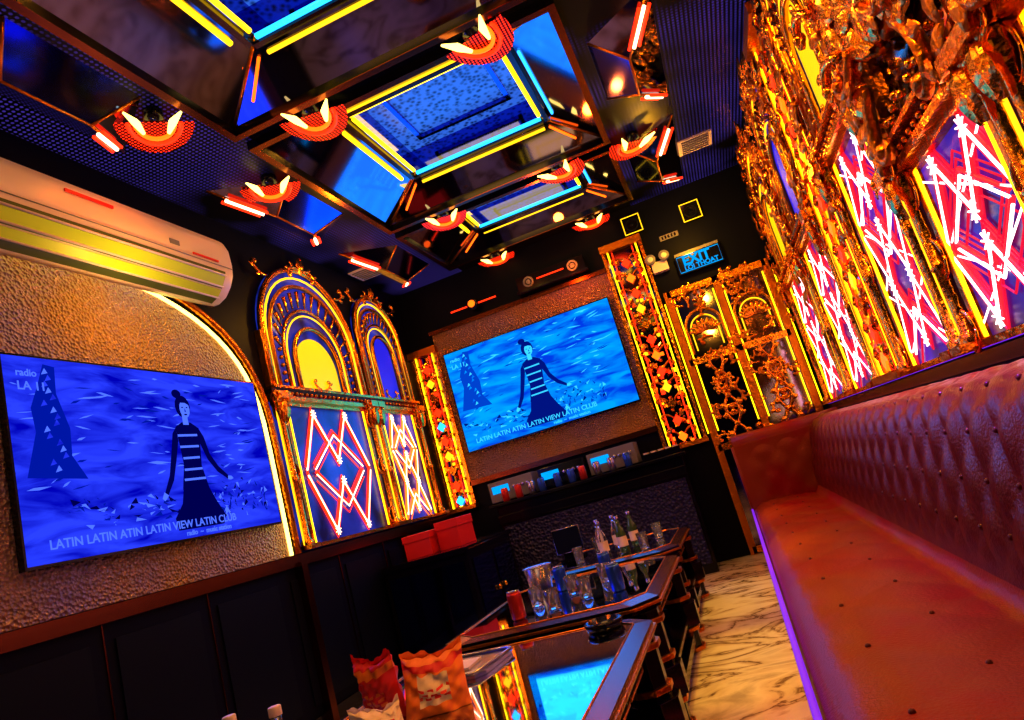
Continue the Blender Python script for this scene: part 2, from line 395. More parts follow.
def arch_panel(T,uc,half,lun,core,edge,name='gilded_arch_mirror',rich=False,rows=2,bk=None,zi=.22,ve=2.08,crest=False):
    b=MB(T); v0=1.06; h=half
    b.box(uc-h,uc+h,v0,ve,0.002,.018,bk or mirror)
    for s in (-1,1):
        e=uc+s*(h-.05); q=(ve-v0)/1.02
        b.lathe([(.038,0),(.045,.02),(.045,.05),(.028,.07),(.028,.45*q),(.038,.47*q),(.028,.49*q),(.028,.88*q),(.045,.92*q),(.05,.98*q),(.055,1.02*q)],(e,v0,.045),gold,axis=1,n=10)
        b.box(e-.05,e+.05,v0-.0,v0+.03,.002,.11,gold_d)
        b.box(e-.06,e+.06,ve,ve+.05,.002,.12,gold)
        i=uc+s*(h-.125)
        b.box(i-.016,i+.016,v0,ve,.018,.045,gold_d)
        b.tube([(i-s*.032,v0+.03,.04),(i-s*.032,ve-.03,.04)],.007,ledY)
        b.tube([(e+s*.04,v0+.03,.05),(e+s*.04,ve-.03,.05)],.006,ledYs)
        for t in (.1,.5,.9):
            b.curl(i,v0+t*(ve-v0),.05,.08,pi/2,-s,gold,leafy=False); b.curl(i,v0+t*(ve-v0),.05,.08,-pi/2,s,gold,leafy=False)
        b.leaf(e,ve-.16,.075,pi/2,.17,.05,gold); b.curl(e,ve-.02,.09,.09,0,1,gold); b.curl(e,ve-.02,.09,.09,pi,-1,gold)
        b.box(e-.035,e+.035,ve+.05,2.6,.002,.05,gold_d)
    b.box(uc-h,uc+h,v0,v0+.025,.018,.05,gold); b.box(uc-h,uc+h,ve-.03,ve,.018,.05,gold)
    zigzag(b,uc-h+zi,uc+h-zi,v0+.06,ve-.06,.035,core,edge,rows,ledPd if rich else None)
    b.box(uc-h,uc+h,ve,ve+.03,0.002,.08,gold); b.box(uc-h,uc+h,ve+.03,ve+.085,0.002,.055,copper); b.box(uc-h,uc+h,ve+.085,ve+.105,0.002,.09,gold)
    k=int(2*h/.06)
    for i in range(k): b.ball((uc-h+.03+i*.06,ve+.06,.06),.015,gold,6,4)
    Ro=h-.05; vc=3.22-Ro; vb=max(ve,2.08)+.11
    if crest: b.box(uc-h,uc+h,ve+.1,vb,0.002,.02,mirror2)
    pl=[(p[0],p[1]) for p in archpath(uc,Ro,vc,vb,0)]
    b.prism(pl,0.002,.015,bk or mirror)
    sc_=Ro/.62
    for rr,mm,tr,w in ((.62,gold,.024,.04),(.575,ledYs,.009,.04),(.53,gold_d,.018,.035),(.40,gold,.014,.035),(.37,ledYs,.007,.04),(.30,gold,.020,.045)):
        vcc=vc-.02-(.62-rr)*.55
        b.tube(archpath(uc,rr*sc_,vcc,vb,w),tr,mm)
    for i in range(15):
        t=pi*(i+.5)/15; c_,s_=-math.cos(t),math.sin(t)
        r1=.415*sc_; r2=.50*sc_; v1=vc-.13; v2=vc-.085
        b.tube([(uc+c_*r1,v1+s_*r1,.03),(uc+c_*r2,v2+s_*r2,.05)],[.007,.017],gold,n=5)
    for s in (-1,1):
        for i in range(5): b.ball((uc+s*.46*sc_,vb+.05+i*.06,.04),.018,gold,6,4)
    lp=[(p[0],p[1]) for p in archpath(uc,.265*sc_,vc-.24*sc_,vb+.01,0)]
    b.prism(lp,.016,.03,lun)
    for s in (-1,1):
        b.curl(uc+s*.03,vb+.02,.04,.08,0 if s>0 else pi,s,gold)
    top=vc+Ro
    for s in (-1,1):
        b.curl(uc+s*.02,top-.02,.06,.14,0.4 if s>0 else pi-.4,-s,gold)
        b.curl(uc+s*(Ro*.72),vc+Ro*.74,.05,.14,(-.2 if s>0 else pi+.2),s,gold)
    b.leaf(uc,top-.05,.05,pi/2,.14,.05,gold); b.ball((uc,top,.07),.028,gold)
    if rich:
        for i in range(26):
            t=pi*(i+.5)/26; rr=Ro+R.uniform(-.02,.08)
            b.curl(uc-math.cos(t)*rr,vc+math.sin(t)*rr*.95,.04+R.uniform(0,.04),R.uniform(.08,.14),R.uniform(0,2*pi),R.choice((-1,1)),R.choice((gold,gold_d,gold_d)))
            b.leaf(uc-math.cos(t)*rr,vc+math.sin(t)*rr*.95,.05,pi-t+R.uniform(-.8,.8),R.uniform(.08,.15),.032,gold)
        for s in (-1,1):
            for i in range(10):
                vv=1.85+i*.11
                b.curl(uc+s*(h-.02)+R.uniform(-.05,.05),vv,.07,R.uniform(.08,.14),R.uniform(0,2*pi),R.choice((-1,1)),R.choice((gold,gold_d)))
                b.leaf(uc+s*(h-.03),vv,.08,R.uniform(0,2*pi),.12,.03,gold_d)
    if crest:
        cy=(ve+.12+vb+.25)/2
        for s in (-1,1):
            for k,(du,dv,sz,an) in enumerate(((.03,-.10,.26,.3),(.05,.05,.28,1.0),(.16,.16,.24,.1),(.20,-.14,.22,-.6),(.03,.22,.22,1.35),(.26,.03,.20,.7),(.12,-.02,.18,-1.0),(.30,.25,.18,.9))):
                a=an if s>0 else pi-an
                b.curl(uc+s*du,cy+dv,.07+.012*k,sz,a,(-1 if k%2 else 1)*s,gold if k%3 else gold_d,r0=sz*.12)
                b.leaf(uc+s*du,cy+dv,.09,a+.5*s,sz*.8,.055,gold)
            for k in range(7): b.ball((uc+s*(.05+k*.05),ve+.16+.02*math.sin(k*1.5),.07),.018,gold,6,4)
        b.ball((uc,cy,.08),(.07,.10,.05),gold,12,8)
        for k in range(9):
            t=pi*(k+.5)/9; b.leaf(uc,cy+.05,.10,t,.20,.035,gold)
    return b.build(name)
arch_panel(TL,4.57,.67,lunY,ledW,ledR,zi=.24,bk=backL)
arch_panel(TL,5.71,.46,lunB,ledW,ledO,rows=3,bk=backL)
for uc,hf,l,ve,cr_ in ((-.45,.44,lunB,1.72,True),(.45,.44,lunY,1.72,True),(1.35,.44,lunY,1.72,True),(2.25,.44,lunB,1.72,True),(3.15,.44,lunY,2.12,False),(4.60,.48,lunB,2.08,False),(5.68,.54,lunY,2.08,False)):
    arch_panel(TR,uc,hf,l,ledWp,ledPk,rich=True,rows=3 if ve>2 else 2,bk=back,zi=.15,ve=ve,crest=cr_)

b=MB(TR); b.box(YB,YF,1.0,1.05,0.002,.05,copper); b.box(YB,YF,0.02,1.0,0.002,.02,navy)
b.tube([(-.6,1.062,.045),(6.3,1.062,.045)],.005,ledP)
b.build('trim_1')

b=MB(TL)
def bay(uc,rx,vsp,rz,vb,n=32,inset=0):
    p=[(uc-rx+inset,vb)]
    for k in range(n+1):
        t=pi*k/n; cx=-math.cos(t); sz=math.sin(t)
        ex=math.copysign(abs(cx)**.75,cx); ez=abs(sz)**.75
        p.append((uc+ex*(rx-inset),vsp+ez*(rz-inset)))
    p.append((uc+rx-inset,vb)); return p
pl=bay(2.12,1.66,1.75,1.01,1.05)
b.prism(pl,0.002,.02,tan)
b.tube([(p[0],p[1],.035) for p in pl],.012,ledC)
b.tube([(p[0],p[1],.03) for p in bay(2.12,1.73,1.75,1.08,1.05)],.026,gold_d)
b.build('arched_tv_surround')

b=MB(TL); b.box(YB,YF,.0,.98,0.002,.04,navy)
b.box(YB,YF,.975,1.025,0.002,.075,copper); b.box(YB,YF,1.025,1.045,0.002,.05,copper); b.box(YB,YF,0,.10,0.002,.06,black)
y=-1.4
while y<6.3:
    if abs(y-3.8)>.2: b.box(y,y+.008,.10,.97,.04,.045,copper)
    b.box(y+.06,y+.56,.16,.90,.04,.050,blackm)
    y+=.63
b.box(3.77,3.83,0,1.0,.04,.10,copper); b.box(5.22,5.28,0,1.0,.04,.10,copper)
b.build('trim_2')

# ------------------------------------------------------------ televisions
def ell(cx,cy,rx,ry,n=14): return [(cx+rx*math.cos(2*pi*k/n),cy+ry*math.sin(2*pi*k/n)) for k in range(n)]
def television(T,u0,u1,v0,v1,screen,PP,fc,Mrot,w0=.05):
    picD,picM,light=PP['D'],PP['M'],PP['L']
    root=empty('wall_television',T(((u0+u1)/2,v0,0)))
    b=MB(lambda p: tuple(Vector(T(p))-Vector(root.location)))
    W=u1-u0; Hh=v1-v0; e=.010
    b.box(u0+.15*W,u1-.15*W,v0+.15*Hh,v1-.15*Hh,0.031 if T is TF else .021,w0-.02,blackm)
    b.box(u0-e,u1+e,v0-e*1.3,v1+e,w0-.022,w0+.014,black)
    b.box(u0,u1,v0,v1,w0+.014,w0+.016,screen)
    zb=w0+.0165
    def poly(pts,m,k=0):
        b.prism([(u0+fc*W+x*Hh,v0+y*Hh) for x,y in pts],zb+k*.0006,zb+.0005+k*.0006,m)
    rr=random.Random(3); xmin=-fc*W/Hh; xmax=(1-fc)*W/Hh
    for i in range(110):
        L=rr.uniform(.03,.16); x=rr.uniform(xmin,xmax-L); y=rr.uniform(.30,.97); a=rr.uniform(-.02,.03)
        t=rr.uniform(.002,.008)
        poly([(x,y),(x+L*.3,y+t+a*.3),(x+L*.6,y+t*.7+a*.6),(x+L,min(.99,y+a)),(x+L*.5,y-t+a*.5)],light if i%3 else picM)
    for i in range(90):
        x=rr.uniform(.12,min(xmax-.06,.62)); y=.10+rr.uniform(0,.24)*(1-abs(x-.36)*1.5)
        poly([(x+rr.uniform(-.03,.03),y+rr.uniform(-.025,.025)) for _ in range(3)],(picD,picM,light)[i%3],1+i%2)
    for i in range(70):
        x=rr.uniform(-.85,-.15); y=.13+rr.uniform(0,.14)
        poly([(x+rr.uniform(-.04,.04),y+rr.uniform(-.02,.02)) for _ in range(3)],(picM,picD,light)[i%3],1+i%2)
    poly([(xmin+.05,.40),(xmin+.12,.62),(xmin+.11,.74),(xmin+.16,.86),(xmin+.20,.97),(xmin+.26,.96),(xmin+.25,.82),(xmin+.30,.64),(xmin+.29,.5),(xmin+.36,.38)],picM,1)
    for i in range(16):
        y=.42+i*.033; x=xmin+.14+rr.uniform(0,.10)
        poly([(x,y),(x+.02,y+.035),(x+.035,y+.01)],light if i%3==0 else screen,2)
    # woman : long skirt, striped top, arms apart, hair in a bun
    poly([(-.10,.30),(.09,.30),(.14,.20),(.20,.10),(.17,.05),(-.19,.05),(-.20,.12),(-.13,.2)],picD,3)
    poly([(-.085,.66),(-.03,.69),(.04,.69),(.10,.655),(.085,.52),(.07,.42),(.10,.28),(-.11,.28),(-.07,.43),(-.075,.55)],picD,4)
    for vy,hw in ((.60,.078),(.53,.075),(.46,.066),(.39,.072),(.33,.085)): poly([(-hw,vy),(hw,vy+.004),(hw,vy+.018),(-hw,vy+.014)],light,5)
    poly([(-.085,.655),(-.115,.62),(-.15,.50),(-.19,.37),(-.245,.27),(-.225,.255),(-.165,.34),(-.12,.46),(-.08,.58)],picD,4)
    poly([(.10,.65),(.13,.60),(.155,.49),(.21,.41),(.285,.345),(.275,.325),(.195,.375),(.13,.455),(.085,.57)],picD,4)
    poly([(-.25,.275),(-.27,.24),(-.255,.225),(-.24,.235),(-.222,.255)],light,5)
    poly([(.28,.345),(.31,.342),(.325,.325),(.30,.318),(.275,.32)],light,5)
    poly([(-.02,.675),(.025,.675),(.022,.745),(-.018,.745)],light,5)
    poly(ell(.0,.79,.060,.072),picD,4); poly(ell(-.035,.870,.036,.028),picD,5); poly(ell(.012,.775,.040,.056),light,6)
    poly([(-.040,.80),(-.028,.838),(.03,.838),(.052,.80),(.02,.815),(-.02,.815)],picD,7)
    for ex in (-.006,.030): poly(ell(ex,.785,.008,.004,8),picD,7)
    poly([(.012,.782),(.020,.757),(.008,.757)],picM,7); poly(ell(.013,.740,.013,.005,8),picD,7)
    b.build('screen_and_bezel',root)
    def txt(nm,body,size,u,v):
        M=Matrix.Translation(Vector(T((u,v,zb+.005)))-Vector(root.location)) @ Mrot
        c_=bpy.data.curves.new(nm,'FONT'); c_.body=body; c_.size=size; c_.extrude=.0006; c_.offset=.001; c_.materials.append(light)
        q=bpy.data.objects.new(nm,c_); sc.collection.objects.link(q); q.parent=root; q.matrix_local=M
    txt('caption_line','LATIN LATIN ATIN LATIN VIEW LATIN CLUB',.062*Hh,u0+.06*W,v0+.06*Hh)
    txt('caption_small','radio  ~  music station',.04*Hh,u0+.52*W,v0+.015*Hh)
    txt('channel_label','radio',.05*Hh,u0+.03*W,v0+.90*Hh); txt('channel_number','LA 11',.06*Hh,u0+.03*W,v0+.83*Hh)
    return root
MROT_L=Matrix(((0,0,1,0),(1,0,0,0),(0,1,0,0),(0,0,0,1)))
MROT_F=Matrix(((1,0,0,0),(0,0,-1,0),(0,1,0,0),(0,0,0,1)))
television(TL,2.08,3.70,1.27,2.18,scrL,PL,.60,MROT_L)
television(TF,-2.41,-.655,1.573,2.59,scrF,PF,.49,MROT_F,.07)

# ------------------------------------------------------------ air conditioner
b=MB(); AX=XL+.055
prof=[(0,3.08),(.11,3.085),(.165,3.06),(.19,3.0),(.195,2.90),(.185,2.82),(.15,2.75),(.10,2.695),(.04,2.67),(0,2.67)]
y0,y1=1.72,3.50
def ring(y,s):
    cx,cz=.09,2.88
    return [(AX+max(0,cx+(x-cx)*s),y,cz+(z-cz)*s) for x,z in prof]
vs=[];fs=[]; ysn=[(y0,.88),(y0+.012,.95),(y0+.035,.99),(y0+.06,1),(y1-.06,1),(y1-.035,.99),(y1-.012,.95),(y1,.88)]
for y,s in ysn: vs+=ring(y,s)
n=len(prof)
for i in range(len(ysn)-1):
    for k in range(n): fs.append((i*n+k,i*n+(k+1)%n,(i+1)*n+(k+1)%n,(i+1)*n+k))
fs+=[tuple(range(n)),tuple(range((len(ysn)-1)*n,len(ysn)*n))]
b.add(vs,fs,white_pl,True)
lou=mat('louver_yellow_lit',(.50,.72,.02),0,.4); lou2=mat('louver_gap',(.08,.12,.01),0,.4)  # yellow light on the louvers is put into their colour
def strip(xa,za,xb,zb_,m): b.add([(AX+xa,y0+.10,za),(AX+xa,y1-.09,za),(AX+xb,y1-.09,zb_),(AX+xb,y0+.10,zb_)],[(0,1,2,3)],m)
strip(.1925,2.83,.189,2.812,lou2); strip(.186,2.80,.154,2.748,lou); strip(.151,2.744,.143,2.735,lou2)
strip(.139,2.728,.105,2.692,lou); strip(.098,2.688,.05,2.668,lou2)
for xx,zz in ((.190,2.807),(.153,2.742),(.102,2.688)): b.tube([(AX+xx,y0+.09,zz),(AX+xx,y1-.08,zz)],.006,white_pl)
b.tube([(AX+.198,y0+.03,2.86),(AX+.198,y1-.03,2.86)],.003,grey_pl)
b.box(AX+.186,AX+.200,2.35,2.62,2.985,3.0,redpaper); b.box(AX+.186,AX+.199,2.98,3.05,2.90,2.93,grey_pl); b.box(AX+.186,AX+.199,3.15,3.36,2.88,2.892,redpaper)
b.box(XL+.001,AX+.001,2.0,3.2,2.9,3.05,grey_pl)
b.build('air_conditioner')

# ------------------------------------------------------------ far wall
b=MB(TF)
b.box(-2.5,-.58,1.30,2.84,0.002,.03,tan)
b.box(-2.52,-.58,2.84,2.88,0.002,.06,copper); b.box(-2.5,-.58,1.25,1.30,0.002,.06,copper)
b.build('embossed_tv_backing')
def column(T,u0,u1,v0,v1,name,hot):
    b=MB(T); uc=(u0+u1)/2; hw=(u1-u0)/2; rr=random.Random(int(u0*100))
    b.box(u0,u1,v0,v1,0.002,.03,mirror2)
    for s in (-1,1):
        b.box(uc+s*hw-.015,uc+s*hw+.015,v0,v1,.002,.06,gold); b.tube([(uc+s*(hw-.045),v0+.03,.05),(uc+s*(hw-.045),v1-.03,.05)],.008,ledY)
        b.tube([(uc+s*(hw-.085),v0+.05,.05),(uc+s*(hw-.085),v1-.05,.05)],.006,ledR)
    b.box(u0-.02,u1+.02,v1-.04,v1+.03,0.002,.10,gold_d); b.box(u0-.02,u1+.02,v0-.0,v0+.04,0.002,.10,gold_d)
    k=int((v1-v0)/.16)
    for i in range(k):
        v=v0+.10+i*(v1-v0-.14)/k
        b.prism([(uc-.045,v),(uc,v+.05),(uc+.045,v),(uc,v-.05)],.05,.065,(hot,ledR,gold,ledYs,ledR)[i%5])
        for q in range(16):
            a=uc+rr.uniform(-1,1)*(hw-.06); c_=v+rr.uniform(-.08,.08); t=rr.uniform(.008,.022)
            b.add([(a-t,c_-t,.035+rr.uniform(0,.03)),(a+t,c_-t,.035+rr.uniform(0,.03)),(a+t,c_+t,.035+rr.uniform(0,.03)),(a-t,c_+t,.035+rr.uniform(0,.03))],[(0,1,2),(0,2,3)],(gold,mirror2,ledR,ledYs,ledO,gold)[q%6 if rr.random()<.6 else 0])
        for s in (-1,1):
            b.curl(uc+s*.03,v+.03,.05,hw*.5,pi/2-s*.6,-s,gold_d,leafy=False)
    return b.build(name)
column(TF,-.57,-.20,1.04,3.05,'gilded_column',ledO)
column(TF,-2.78,-2.50,1.04,2.70,'gilded_column',ledB)
column(TR,3.63,4.08,1.06,3.15,'gilded_column',ledO)
b=MB(TF); d0,d1=-.12,.78
b.box(d0,d1,0.02,2.42,0.004,.03,mirror2)
for u in (d0,.33,d1):
    b.box(u-.03,u+.03,0.005,2.45,.004,.07,gold_d)
    for s in (-.045,.045): b.tube([(u+s,1.1,.05),(u+s,2.35,.05)],.006,ledY)
for v in (0.04,.95,1.75,2.42): b.box(d0,d1,v-.03,v+.03,.004,.07,gold)
for cc in (.105,.555):
    for vv in (1.12,1.38,1.60):
        for s in (-1,1):
            for s2 in (-1,1): b.curl(cc,vv,.06,.15,(0 if s>0 else pi)+s*s2*.7,s*s2,gold)
        b.ball((cc,vv,.07),.03,gold)
    pa=archpath(cc,.16,2.05,1.82,.05); b.tube(pa,.012,gold); b.tube(archpath(cc,.12,2.03,1.84,.05),.006,ledYs)
    for k in range(9):
        t=pi*(k+.5)/9; b.leaf(cc-.03*math.cos(t),2.0,.04,pi-t,.12,.02,gold)
for i in range(80):
    b.curl(d0+.1+R.uniform(0,1)*(d1-d0-.2),R.choice((1.75,2.36,2.2,1.9,.98,1.5,1.25))+R.uniform(-.08,.08),.06,R.uniform(.06,.13),R.uniform(0,6.28),R.choice((-1,1)),R.choice((gold,gold_d)))
b.ball((.27,1.05,.10),.03,gold)
b.build('door_1')

root=empty('exit_sign',(.26,YF,2.65))
b=MB(); b.box(-.21,.21,-.06,-.001,-.09,.09,black); b.box(-.20,.20,-.064,-.06,-.08,.08,black)
b.tube([(-.195,-.064,-.075),(.195,-.064,-.075),(.195,-.064,.075),(-.195,-.064,.075)],.005,cyanS,closed=True); b.box(-.205,.205,-.05,-.03,.09,.12,grey_pl)
b.build('sign_box',root)
for body,size,x,z in (('EXIT',.125,-.15,-.015),('LOI THOAT',.06,-.15,-.065)):
    c_=bpy.data.curves.new('lettering','FONT'); c_.body=body; c_.size=size; c_.extrude=.001; c_.offset=.005 if size>.1 else .002; c_.materials.append(cyanS)
    q=bpy.data.objects.new('lettering',c_); sc.collection.objects.link(q); q.parent=root; q.matrix_local=Matrix.Translation((x,-.0665,z))@MROT_F
for x,z in ((-.22,3.20),(.33,3.12)):
    b=MB(TF); b.box(x-.09,x+.09,z-.09,z+.09,0.002,.05,black)
    b.tube([(x-.085,z-.085,.052),(x+.085,z-.085,.052),(x+.085,z+.085,.052),(x-.085,z+.085,.052)],.007,ledYs,closed=True)
    b.lathe([(.065,.0),(.06,.012),(.045,-.006),(.02,-.012),(.018,.004),(0,.008)],(x,z,.05),blackm,n=20)
    b.build('wall_speaker')
b=MB(TF); b.box(-.17,-.02,2.66,2.76,0.002,.07,white_pl)
for x in (-.16,-.03):
    b.lathe([(.0,.0),(.035,.0),(.045,.03),(.05,.075),(.047,.08),(.0,.07)],(x,2.79,.03),grey_pl,n=16); b.ball((x,2.79,.10),(.035,.035,.01),whitepap)
b.build('emergency_light')
b=MB(TF); b.box(-.02,.16,2.95,3.0,0.002,.01,grey_pl)
for k in range(5): b.box(0+k*.03,.015+k*.03,2.96,2.99,.01,.012,black)
b.build('wall_plaque')
b=MB(TF); b.box(-1.45,-.75,2.92,3.06,0.002,.16,black); b.box(-1.47,-.73,2.90,2.92,0.002,.18,black)
for x in (-1.33,-.87): b.lathe([(.055,.0),(.05,.012),(.03,-.004),(.012,.01),(0,.012)],(x,2.99,.16),grey_pl,n=18)
b.tube([(-1.24,2.99,.165),(-.96,2.99,.165)],.007,ledR); b.build('center_speaker')
b=MB(TF)
b.lathe([(.0,0.002),(.05,.002),(.06,.05),(.06,.15),(.05,.17),(.0,.17)],(-1.95,2.98,.0),black,n=18); b.tube([(-2.2,2.98,.12),(-1.7,2.98,.12)],.008,ledR)
b.ball((-1.95,2.98,.17),(.04,.04,.012),ledO); b.build('wall_projector_lamp')

tex=mat('embossed_black',(0.02,0.02,0.10),.6,.3,bump=('v',38,1.0))
b=MB(); b.box(-2.15,-.42,5.98,6.38,.0,.98,black); b.box(-2.12,-.45,5.965,5.98,.08,.80,tex); b.box(-2.19,-.38,5.90,6.39,.98,1.01,black)
b.box(-2.15,-.42,5.955,5.98,.82,.90,black)
b.build('media_console',bevel=.006)
for i,x in enumerate((-2.0,-1.5,-1.02)):
    b=MB(); b.box(x-.22,x+.22,6.10,6.36,1.025,1.21,grey_pl if i!=1 else black)
    for q in (-.16,.16): b.box(x+q-.02,x+q+.02,6.12,6.34,1.012,1.025,black)
    b.box(x-.19,x-.02,6.093,6.10,1.10,1.17,cyanS)
    for k in range(4): b.lathe([(.016,0),(.016,-.018),(0,-.018)],(x+.03+k*.045,6.10,1.13),steel,axis=1,n=10)
    b.build('audio_amplifier',bevel=.004)
b=MB(); b.box(-.76,-.42,6.04,6.34,1.012,1.07,black)
for k in range(5): b.box(-.74+k*.065,-.705+k*.065,6.08,6.25,1.07,1.085,white_pl)
b.build('audio_mixer')

b=MB(); b.box(-2.72,-2.02,4.75,5.75,.0,.74,black); b.box(-2.72,-2.0,4.73,5.77,.74,.78,black)
b.box(-2.02,-2.012,4.82,5.22,.08,.68,mirblue); b.box(-2.02,-2.012,5.28,5.68,.08,.68,mirblue)
b.box(-2.68,-2.06,4.742,4.75,.08,.68,mirblue)
b.tube([(-2.0,4.76,.76),(-2.0,5.74,.76)],.004,copper)
for y in (5.18,5.32): b.ball((-2.0,y,.4),.02,gold)
b.build('side_cabinet')
def carton(x,y,z,sx,sy,sz,rot,name='red_gift_box'):
    b=MB(lambda p:(x+math.cos(rot)*p[0]-math.sin(rot)*p[1],y+math.sin(rot)*p[0]+math.cos(rot)*p[1],z+p[2]))
    b.box(-sx,sx,-sy,sy,0,sz*.7,redpaper); b.box(-sx-.006,sx+.006,-sy-.006,sy+.006,sz*.7,sz,redpaper)
    b.build(name,bevel=.003)
carton(-2.5,5.05,.78,.11,.10,.18,.1); carton(-2.25,5.18,.78,.10,.12,.22,-.15); carton(-2.48,5.45,.78,.1,.1,.17,.3)

# ------------------------------------------------------------ sofa
b=MB(TI)
prof=[(.10,.10),(.03,.12),(.0,.20),(-.01,.34),(.0,.42),(.05,.455),(.14,.465),(.30,.455),(.47,.44),(.50,.47),(.52,.56),(.545,.68),(.575,.80),(.60,.90),(.64,.955),(.70,.975),(.78,.975),(.84,.96)]
pts=[]
for i in range(len(prof)-1):
    a=Vector(prof[i]); c2=Vector(prof[i+1]); k=max(1,int((c2-a).length/.022))
    for q in range(k): pts.append(a.lerp(c2,q/k))
pts.append(Vector(prof[-1]))
S=[0]
for i in range(1,len(pts)): S.append(S[-1]+(pts[i]-pts[i-1]).length)
nr=[]
for i in range(len(pts)):
    d=(pts[min(i+1,len(pts)-1)]-pts[max(i-1,0)]).normalized(); nr.append(Vector((-d.y,d.x)))
sy0,sy1=-.8,5.80; NY=300
sb=next(i for i,p in enumerate(pts) if p.x>.50 and p.y>.47); sbS=S[sb]
TA,TB=.20,.24
def tuft(s,t,a,bb):
    p=t/a+s/bb; q=t/a-s/bb
    return (abs(math.sin(pi*p))*abs(math.sin(pi*q)))**.5
vs=[];fs=[];fb=[]
for j in range(NY+1):
    y=sy0+(sy1-sy0)*j/NY
    for i,p in enumerate(pts):
        d=0
        if i>sb:
            e=min(1,(S[i]-sbS)/.06)*min(1,(S[-1]-S[i])/.1)
            d=.020*tuft(S[i]-sbS,y,TA,TB)*e
        elif p.x>.06 and p.y>.42: d=.008*tuft(S[i],y,.40,.36)*min(1,(sbS-S[i])/.06)
        vs.append((p.x+nr[i].x*d,y,p.y+nr[i].y*d))
n=len(pts)
for j in range(NY):
    for i in range(n-1): (fb if i>=sb else fs).append((j*n+i,j*n+i+1,(j+1)*n+i+1,(j+1)*n+i))
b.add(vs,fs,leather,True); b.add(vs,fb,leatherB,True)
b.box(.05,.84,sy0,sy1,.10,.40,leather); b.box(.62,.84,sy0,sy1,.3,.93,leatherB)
b.box(.04,.84,sy0,sy1,0,.10,copper)
for mI in range(-12,70):
    for nI in range(-30,70):
        t=TA*(mI+nI)/2; s=TB*(mI-nI)/2
        if sy0+.05<t<sy1-.05 and .06<s<S[-1]-sbS-.12:
            k=min(range(n),key=lambda i:abs(S[i]-sbS-s)); p=pts[k]; b.ball((p.x+nr[k].x*.002,t,p.y+nr[k].y*.002),.009,leather2,6,4)
        t=.40*(mI+nI)/2; s=.36*(mI-nI)/2
        if sy0+.05<t<sy1-.05 and 0<s<sbS:
            k=min(range(n),key=lambda i:abs(S[i]-s)); p=pts[k]
            if p.x>.1 and p.y>.42 and k<sb-3: b.ball((p.x,t,p.y+.001),.007,leather2,6,4)
vs=[];fs=[];NA=26;NB=30
for j in range(NB+1):
    v=j/NB; z=.12+.82*v
    for i in range(NA+1):
        x=.0+.80*i/NA
        d=.016*tuft(z,x,TA,TB)*min(1,i/3,(NA-i)/3,(NB-j)/3+.0)
        vs.append((x,5.80-d-.02*math.sin(pi*v),z))
for j in range(NB):
    for i in range(NA): a=j*(NA+1)+i; fs.append((a,a+1,a+NA+2,a+NA+1))
b.add(vs,fs,leather,True)
b.box(0,.84,5.79,6.02,0,.93,leather)
b.tube([(.0,5.90,.93),(.84,5.90,.93)],.09,leather,n=14)
b.tube([(.0,5.82,.12),(.0,5.82,.93)],.022,leather,n=8)
b.tube([(-.016,sy0,.425),(-.016,5.80,.425)],.009,ledP)
b.tube([(.02,sy0,.03),(.02,5.80,.03)],.006,ledPk)
b.build('tufted_leather_sofa')

# ------------------------------------------------------------ tables
def octa(cx,cy,r): return [(cx+r*math.cos(pi/8+k*pi/4),cy+r*math.sin(pi/8+k*pi/4)) for k in range(8)]
def table(x0,x1,y0,y1):
    b=MB(); t=.50; ch=.10
    def rim(o): return [(x0+ch-o,y0-o),(x1-ch+o,y0-o),(x1+o,y0+ch-o),(x1+o,y1-ch+o),(x1-ch+o,y1+o),(x0+ch-o,y1+o),(x0-o,y1-ch+o),(x0-o,y0+ch-o)]
    b.prism(rim(0),t-.05,t-.012,black); b.prism(rim(.010),t-.035,t-.024,gold_d)
    O=rim(0); I=rim(-.055)
    for k in range(8):
        l=(k+1)%8
        b.add([(*O[k],t-.012),(*O[l],t-.012),(*I[l],t+.0),(*I[k],t+.0)],[(0,1,2,3)],copper)
        b.tube([(*I[k],t),(*I[l],t)],.004,gold_d)
    b.prism(I,t-.012,t-.001,glassTop)
    b.prism(rim(-.06),.36,t-.05,black)
    b.prism(rim(-.03),.06,.10,black); b.prism(rim(-.03),.17,.19,black)
    for cx in (x0+.08,x1-.08):
        for cy in (y0+.08,y1-.08):
            b.prism(octa(cx,cy,.07),0,.45,black)
            for z in (.0,.10,.26,.40): b.prism(octa(cx,cy,.085),z,z+.02,gold_d)
            b.prism(octa(cx,cy,.10),.13,.24,black)
    xm=x1-.055
    for k in range(4):
        a=y0+.2+k*(y1-y0-.4)/4; c2=a+(y1-y0-.4)/4-.03
        b.tube([(xm,a,.37),(xm,c2,.37),(xm,c2,.44),(xm,a,.44)],.005,gold_d,closed=True)
    b.build('coffee_table',bevel=.004)
table(-1.42,-.44,.95,2.55); table(-1.42,-.46,2.76,3.96); table(-1.42,-.48,4.17,5.25)

